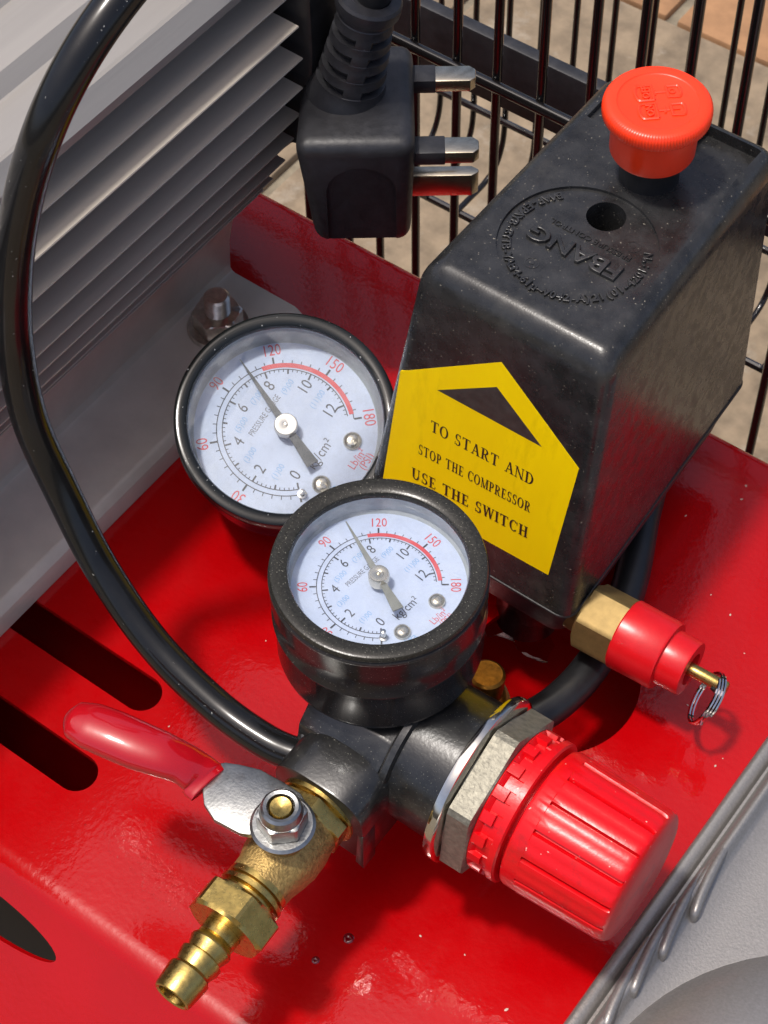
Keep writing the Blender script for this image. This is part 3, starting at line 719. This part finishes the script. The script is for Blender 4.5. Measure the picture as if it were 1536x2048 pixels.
mb = MB(); mb.hexa(5.3, 58.8, 64.0, SP, (0, 0, 1), ch=.10, rot=.3); mb.lathe([(5.2, 63.4), (5.1, 64.6), (4.7, 66.3), (4.1, 66.9), (3.3, 66.7), (3.2, 64)], SP, (0, 0, 1), 40); mb.f.pop(); mb.m.pop()
mb.build('lock_nut', M['zinc'], bv, loc=SP + Vector((0, 0, 62)), angle=30)
mb = MB(); mb.lathe([(2.95, 62), (2.9, 66.2), (2.5, 66.7), (1.5, 66.5), (.01, 66.2)], SP, (0, 0, 1), 32); mb.build('stem', M['brass'], bv, loc=SP + Vector((0, 0, 64)), angle=50)

# ---- pressure gauges ----------------------------------------------------------
def gauge(G, nrm, Rout, Rin, depth, dial_dep, dial_r, k, base, nv, style, label, bez_h, waist):
    """G: centre of the bezel front plane; nrm: direction the face looks; angles measured from the ex axis."""
    n = Vector(nrm).normalized(); ex = Vector((0, 1, 0)).cross(n).normalized(); ey = n.cross(ex); G = Vector(G)
    def T(r, a, h): return G + ex * r * math.cos(a) + ey * r * math.sin(a) + n * h
    F = Matrix(((ex.x, ey.x, n.x, 0), (ex.y, ey.y, n.y, 0), (ex.z, ey.z, n.z, 0), (0, 0, 0, 1)))
    def TM(r, a, h, rot): return Matrix.Translation(T(r, a, h)) @ F @ Matrix.Rotation(rot, 4, 'Z')
    mb = MB()
    mb.lathe([(.01, -depth), (Rout * .82, -depth), (waist - 1.6, -depth + .3), (waist - .8, -depth + 1.1), (waist - .6, -depth + 2.4), (waist - .7, -depth * .56), (waist - .1, -depth * .53), (waist - .05, -depth * .51), (waist - .5, -depth * .49), (waist - .5, -9.4), (waist - .1, -9), (waist - .05, -bez_h - .6), (waist - .9, -bez_h + .2)], G, n, 96, ref=ex); mb.f.pop(); mb.m.pop()
    g = mb.build('pressure_gauge', style['case'], AC, loc=G - n * depth, angle=40, label=label)
    mb = MB()
    mb.lathe([(waist, -bez_h - 1.0), (Rout - .5, -bez_h - .6), (Rout + .05, -bez_h + .3), (Rout - .15, -bez_h + .9), (Rout, -.8), (Rout - .25, -.25), (Rout - .8, 0), (Rin + 1.0, -.15), (Rin + .35, -.5), (Rin, -1.2), (Rin, -2.2)], G, n, 128, ref=ex); mb.f = mb.f[:-2]; mb.m = mb.m[:-2]
    mb.build('bezel', style['bezel'], g, loc=G, angle=35)
    mb = MB(); mb.lathe([(Rin + .2, -2.0), (Rin + .1, -2.4), (dial_r + .8, -dial_dep + .6), (dial_r, -dial_dep - .1)], G, n, 96, ref=ex); mb.f = mb.f[:-2]; mb.m = mb.m[:-2]
    mb.build('inner_wall', M['inner'], g, loc=G, angle=50)
    mb = MB(); h = -dial_dep
    mb.lathe([(.01, h), (dial_r + .4, h), (dial_r + .4, h - .4)], G, n, 96, ref=ex); mb.f.pop(); mb.m.pop()
    hh = h + .05
    def av(v): return R(base - 21.5 * v)      # kg/cm2
    def ap(p): return av(p * 12.66 / 180)     # psi
    def band(r0, r1, a0, a1, mi, z=hh):
        N_ = 70; vs = []; fs = []
        for q in range(N_ + 1):
            a = a0 + (a1 - a0) * q / N_; vs += [T(r0, a, z), T(r1, a, z)]
        for q in range(N_): fs.append((2 * q, 2 * q + 2, 2 * q + 3, 2 * q + 1))
        mb.add(vs, fs, mi)
    def tick(a, r0, r1, w, mi=1):
        d = w / 2
        def pt(r, s): return T(r, a, hh + .02) + (-ex * math.sin(a) + ey * math.cos(a)) * s
        mb.add([pt(r0, -d), pt(r1, -d), pt(r1, d), pt(r0, d)], [(0, 1, 2, 3)], mi)
    band(13.25 * k, 13.45 * k, av(0), av(12.5), 1); band(14.45 * k, 14.65 * k, ap(-2), ap(180), 1)
    band(13.75 * k, 14.75 * k, av(7.95), av(12.45), 2, hh + .03)
    for q in range(0, 63):
        v = q * .2
        if v > 12.45: break
        tick(av(v), 13.3 * k, (11.9 if q % 10 == 0 else 12.3 if q % 5 == 0 else 12.75) * k, (.38 if q % 5 == 0 else .17) * k)
    for q in range(0, 37):
        big = q % 6 == 0
        tick(ap(q * 5), 14.6 * k, (16.2 if big else 15.4) * k, (.42 if big else .18) * k)
    up = R(base - 136 - 90 + 1)    # rotation of upright print
    for v in range(0, 13, 2): mb.text(str(v), 3.6 * k, TM(10.2 * k, av(v), hh, up), 1, xs=.85)
    for v in (1, 3, 5, 7, 9, 11): mb.text('(%d)00' % v, 1.9 * k, TM(9.4 * k, av(v), hh, up), 3, xs=.9)
    for p in (30, 60, 90, 120, 150, 180):
        a = ap(p); mb.text(str(p), 3.5 * k, TM(17.7 * k, a, hh, a - R(90)), 2, xs=.8)
    c0 = R(base - 136)
    mb.text('PRESSURE GAUGE', 1.95 * k, TM(5.4 * k, c0, hh, up), 4, off=.0, xs=.68)
    mb.text('kg/cm\u00b2', 3.2 * k, TM(9.0 * k, c0 + math.pi - R(2), hh, up), 1, off=.0, xs=.85)
    mb.text('Lb/in\u00b2', 2.5 * k, TM(16.3 * k, c0 + math.pi + R(11), hh, up), 2, xs=.85)
    mb.text('(PSI)', 2.5 * k, TM(18.3 * k, c0 + math.pi + R(12), hh, up), 2, xs=.85)
    mb.text('\u00d7kPa', 2.5 * k, TM(16.8 * k, c0 + math.pi - R(22), hh, up), 3, xs=.85)
    mb.text('(MPa)', 2.5 * k, TM(18.4 * k, c0 + math.pi - R(19), hh, up), 3, xs=.85)
    mb.build('dial', [M['white'], M['ink'], M['ink_red'], M['ink_blue'], M['ink_grey']], g, loc=G + n * h, smooth=False)
    # screws, stop pin
    for da in (24, -24):
        mb = MB(); P = T(14.2 * k, c0 + math.pi + R(da), h)
        mb.lathe([(1.95 * k, 0), (2.0 * k, .5), (1.7 * k, 1.1), (1.0 * k, 1.5), (.01, 1.6)], P, n, 28, 0); mb.lathe([(.01, 1.3), (.7, 1.3), (.6, 1.75), (.01, 1.8)], P, n + ex * .2, 10)
        mb.build('dial_screw', M['hub_c'], g, loc=P, angle=50)
    mb = MB(); P = T(14.6 * k, av(0) + R(2), h); mb.lathe([(.01, 0), (1.0 * k, 0), (1.0 * k, .5), (.6 * k, .6), (.6 * k, 3.0), (.01, 3.2)], P, n, 20); mb.build('stop_pin', M['chrome'], g, loc=P)
    # needle
    an = av(nv); d = ex * math.cos(an) + ey * math.sin(an); s = n.cross(d); O = G + n * (h + 3.2)
    tip = 17.6 * k
    mb = MB(); mb.slab([O + d * tip + s * .1, O + d * 3 + s * .75 * k, O - d * 3 + s * .8 * k, O - d * 10 * k + s * 1.35 * k, O - d * 10 * k - s * 1.35 * k, O - d * 3 - s * .8 * k, O + d * 3 - s * .75 * k, O + d * tip - s * .1], n * .35)
    mb.build('needle', style['needle'], g, loc=O, smooth=False)
    mb = MB(); mb.lathe([(.01, -3), (1.1, -3), (1.1, -1.6), (2.3 * k, -1.6), (2.5 * k, -.4), (2.5 * k, 1.3), (2.25 * k, 1.8), (.9 * k, 1.9), (.45 * k, 1.7), (.35 * k, 2.1), (.01, 2.2)], O, n, 40); mb.build('hub', style['hub'], g, loc=O, angle=35)
    mb = MB(); mb.lathe([(.01, -1.9), (Rin + .05, -1.9), (Rin + .05, -2.9), (.01, -2.9)], G, n, 96, ref=ex); mb.build('glass', M['glass'], g, loc=G - n * 2)
    return g, n
gs, ng = gauge((0, 0, 96), (0, 0, 1), 25.2, 20.7, 32.5, 8.2, 20.4, 1.0, 308.5, 7.25, dict(case=M['dark_chrome'], bezel=M['bezel'], needle=M['needle_g'], hub=M['hub_c']), 'nearer pressure gauge in gloss black case with dusty bezel', 1.8, 25.6)
mb = MB(); mb.lathe([(.01, 60), (7.5, 60), (7.5, 64), (6, 64.4), (6, 69.5), (.01, 69.5)], (1, -4, 0), (0, 0, 1), 40); mb.build('gauge_stem', M['brass'], gs, loc=(1, -4, 62))
gb, ngb = gauge((-69.5, 50.3, 48), (.26, -.25, .93), 30.6, 26.7, 26, 10.8, 25.4, 1.32, 321, 7.35, dict(case=M['plum'], bezel=M['bezel_gloss'], needle=M['needle'], hub=M['hub']), 'farther pressure gauge tilted back with glossy black bezel', 4.0, 28.2)
mb = MB(); mb.tube([Vector((-69.5, 50.3, 48)) - ngb * 23, Vector((-69.5, 50.3, 48)) - ngb * 30, (-66, 58, 19), (-52, 62, 18), (-30, 64, 20)], 6, 24, sub=8); mb.build('gauge_elbow', M['brass_dull'], gb, loc=(-60, 58, 20))

# ---- air hoses -------------------------------------------------------------------
def cpt(px, py, z):
    # point on the world plane Z=z (measured positions of the hose path)
    d = r_ * (px - 768) - u_ * (py - 1024) - b_ * 4000
    return CAM + d * ((z - CAM.z) / d.z)
hp = [(10, -24, 44), (3, -25.5, 44), cpt(600, 1512, 44), cpt(530, 1482, 44), cpt(430, 1410, 46), cpt(310, 1290, 53), cpt(205, 1140, 66), cpt(125, 985, 84), cpt(60, 840, 104), cpt(30, 690, 126), cpt(27, 540, 150), cpt(46, 400, 170), cpt(88, 260, 188), cpt(150, 130, 200), cpt(237, 0, 208), cpt(350, -130, 212), cpt(520, -300, 214)]
mb = MB(); mb.tube(hp, 4.4, 28, sub=10)
mb.build('air_hose', M['hose'], AC, loc=(-60, -30, 60), label='glossy black hose looping up past the motor', angle=80)
HOSE2 = [(-30, 150, 20), (-5, 135, 16), (9, 118, 12), (15.5, 103, 9.5), (23, 86, 9), (27.6, 71, 8.5), (29.8, 56.5, 8.5), (29.3, 43, 8.5), (26.1, 31.5, 9), (19, 19.5, 10), (9, 9, 14), (-6, 2, 22)]
mb = MB(); mb.tube(HOSE2, 5.0, 24, sub=8)
mb.build('drain_hose', M['black_rubber'], AC, loc=(30, 60, 8), label='matt black hose curving under the switch box', angle=80)

# ================================================================== POWER PLUG
PC = Vector((-96.8, 120.6, 100.6)); PX = Vector((.80, .60, 0)).normalized(); PT = Vector((.60, -.80, 0)).normalized()
PL = thing('power_plug', 'black three-pin mains plug hanging by its cable behind the motor fins', 'plug', PC)
def pm(a, b, c): return PC + PX * a + PT * b + Vector((0, 0, 1)) * c
FM = Matrix(((PX.x, PT.x, 0, PC.x), (PX.y, PT.y, 0, PC.y), (0, 0, 1, PC.z), (0, 0, 0, 1)))
mb = MB()
bm = bmesh.new(); bmesh.ops.create_cube(bm, size=1)
for v in bm.verts:
    x, y, z = v.co
    X = -17 if x < 0 else 16; Y = -19 if y < 0 else 23; Z = -40 if z < 0 else 0
    if x < 0 and z < 0: X = -12
    if x < 0 and y < 0: X = -14
    if z < 0: Y *= .9
    if x > 0 and z < 0: X = 14.5
    v.co = Vector((X, Y, Z))
bmesh.ops.bevel(bm, geom=bm.edges[:], offset=4.6, segments=5, profile=.55, affect='EDGES')
mb.frombm(bm, 0, FM)
plug = mb.build('plug_body', M['plug'], PL, loc=PC, angle=40)
mc = MB(); mc.lathe([(12.5, -6), (12.5, 8)], pm(-1, 26, -30), -PT, 48); mc.lathe([(12.5, -6), (12.5, 8)], pm(-1, 26, -38), -PT, 48)
c1 = MB(); c1.slab([pm(1 + 9.5 * math.cos(R(a)), 19.2, -18 + 9.5 * math.sin(R(a))) for a in range(0, 181, 10)] + [pm(-8.5, 18.2, -60), pm(10.5, 18.2, -60)], PT * 8)
finish_bool(plug, [c1.build('cutter', M['plug'])], 40)
# strain relief with slots
def rs(t, i, r, h):
    ph = (t / math.pi * 1.0) % 1
    k = (h - 4) / 5.4
    if 0 < k < 4 and (k % 1) < .48 and .10 < ph < .90: return r - 1.9
    return r
sp_ = [(.01, -2), (11.5, -2), (10.8, .5), (9.9, 2.2), (9.6, 3.9)]
h = 4.0
for k in range(4):
    rr0 = 9.4 - k * .45
    sp_ += [(rr0, h + .05), (rr0 - .1, h + 2.6), (rr0 - .15, h + 2.7), (rr0 - .35, h + 5.3)]
    h += 5.4
sp_ += [(7.5, 25.8), (7.7, 27), (8.4, 27.4), (8.8, 28.2), (8.8, 31.0), (8.2, 31.8), (5.6, 32), (5.0, 31.4), (.01, 31.4)]
mb = MB(); mb.lathe(sp_, pm(-2, 0, 0), PX * .21 + Vector((0, 0, 1)), 96, rf=rs, ref=PT); mb.build('strain_relief', M['plug'], PL, loc=pm(0, 0, 10), angle=28)
mb = MB(); mb.tube([pm(5, 0, 30), pm(11, 0, 50), pm(15, 2, 80), pm(-6, 6, 120), pm(-30, 14, 160), pm(-60, 20, 170)], 4.6, 24, sub=8); mb.build('cable', M['black_rubber'], PL, loc=pm(0, 0, 60), angle=80)
def pinpart(b, c, w, t, L, sleeve, name='pin'):
    pts = [(15.5, -w / 2), (15.5 + L - 1.6, -w / 2), (15.5 + L, -w / 2 + 1.5), (15.5 + L, w / 2 - 1.5), (15.5 + L - 1.6, w / 2), (15.5, w / 2)]
    m = MB(); m.slab([pm(x, b + y, c - t / 2) for x, y in pts], (0, 0, t), bevel=.35)
    p = m.build(name, M['pin_metal'], PL, loc=pm(16, b, c), angle=30)
    if sleeve:
        m = MB(); m.box((15, b - w / 2 - .25, c - t / 2 - .25), (15 + sleeve, b + w / 2 + .25, c + t / 2 + .25), Mx=FM, bevel=.3)
        m.build('pin_sleeve', M['plug'], p, loc=pm(18, b, c), angle=30)
pinpart(-11.5, -7.8, 6.3, 4.0, 17.7, 7)
pinpart(14.5, -10, 6.3, 4.0, 17.7, 9)
m = MB()
pts = [(15.5, -2), (36.0, -2), (38.0, -.6), (38.0, .6), (36.0, 2), (15.5, 2)]
m.slab([pm(x - 4, 3.5 + y, -36.5) for x, y in pts], (0, 0, 8), bevel=.35)
m.build('earth_pin', M['pin_metal'], PL, loc=pm(16, 0, -27), angle=30)

# ================================================================== WIRE CAGE
WC = thing('wire_cage', 'black coated wire panel with welded rails standing on the slabs behind the plate', 'wire cage', (-60, 188, GZ))
YW = 187
mb = MB(); mb.tube([(-154, YW, GZ + 5), (-154, YW, 190)], 1.5, 12, sub=1)
w0 = mb.build('wire', M['black_wire'], WC, loc=(-154, YW, 0))
for x in (-172, -140.3, -124.8, -108.9, -94.1, -78.0, -61.1, -45.8, -30, -13.1, 10.9, 29, 46): dup(w0, (x + 154, 0, 0))
mb = MB(); mb.tube([(-330, YW - 2.6, 56), (180, YW - 2.6, 56)], 1.9, 14, sub=1); mb.build('rail', M['black_wire'], WC, loc=(-80, YW, 56))
mb = MB(); mb.box((-330, 214, 16), (180, 219, 43), bevel=.8); mb.build('flat_bar', M['plug'], WC, loc=(-80, 216, 32))
# second panel, further back, turning forward into a bottom grid
YB = 302; ZB = -110
def backwire(x):
    mb = MB(); mb.tube([(x, YB, 190), (x, YB, 0), (x, YB, -70), (x, YB, -88), (x, YB - 1.5, -99), (x, YB - 6, -107), (x, YB - 14, ZB), (x, YB - 24, ZB), (x, YB - 34, ZB)], 1.25, 10, sub=4)
    return mb.build('back_wire', M['black_wire'], WC, loc=(x, YB, 0), angle=60)
w1 = backwire(-244)
for x in (-228, -211.5, -195.4, -179.0, -163.7, -149.2, -134.5, -118.5, -102.6, -86.5, -70.2, -54, -38, -22, -6, 10, 26): dup(w1, (x + 244, 0, 0))
mb = MB(); mb.tube([(-400, YB - 2.5, -84), (160, YB - 2.5, -84)], 1.5, 10, sub=1); mb.build('back_rail', M['black_wire'], WC, loc=(-80, YB, -84))
mb = MB(); mb.tube([(-360, 270, ZB - 1.5), (180, 270, ZB - 1.5)], 1.6, 10, sub=1); mb.build('bottom_rail', M['black_wire'], WC, loc=(-80, 270, ZB))
for x in (-330, 150):
    mb = MB(); mb.tube([(x, YW, -60), (x, YB, -60)], 1.9, 10, sub=1); mb.build('side_rail', M['black_wire'], WC, loc=(x, YB, -60))

# ================================================================== to metres
S = .001
done = set()
for o in SC.objects:
    if o.type == 'LIGHT': continue
    if 'wloc' in o: del o['wloc']
    if o.type == 'CAMERA':
        mw = o.matrix_world.copy(); mw.translation *= S; o.matrix_world = mw; continue
    o.location *= S
    if o.type == 'MESH' and o.data.name not in done:
        done.add(o.data.name); o.data.transform(Matrix.Scale(S, 4))
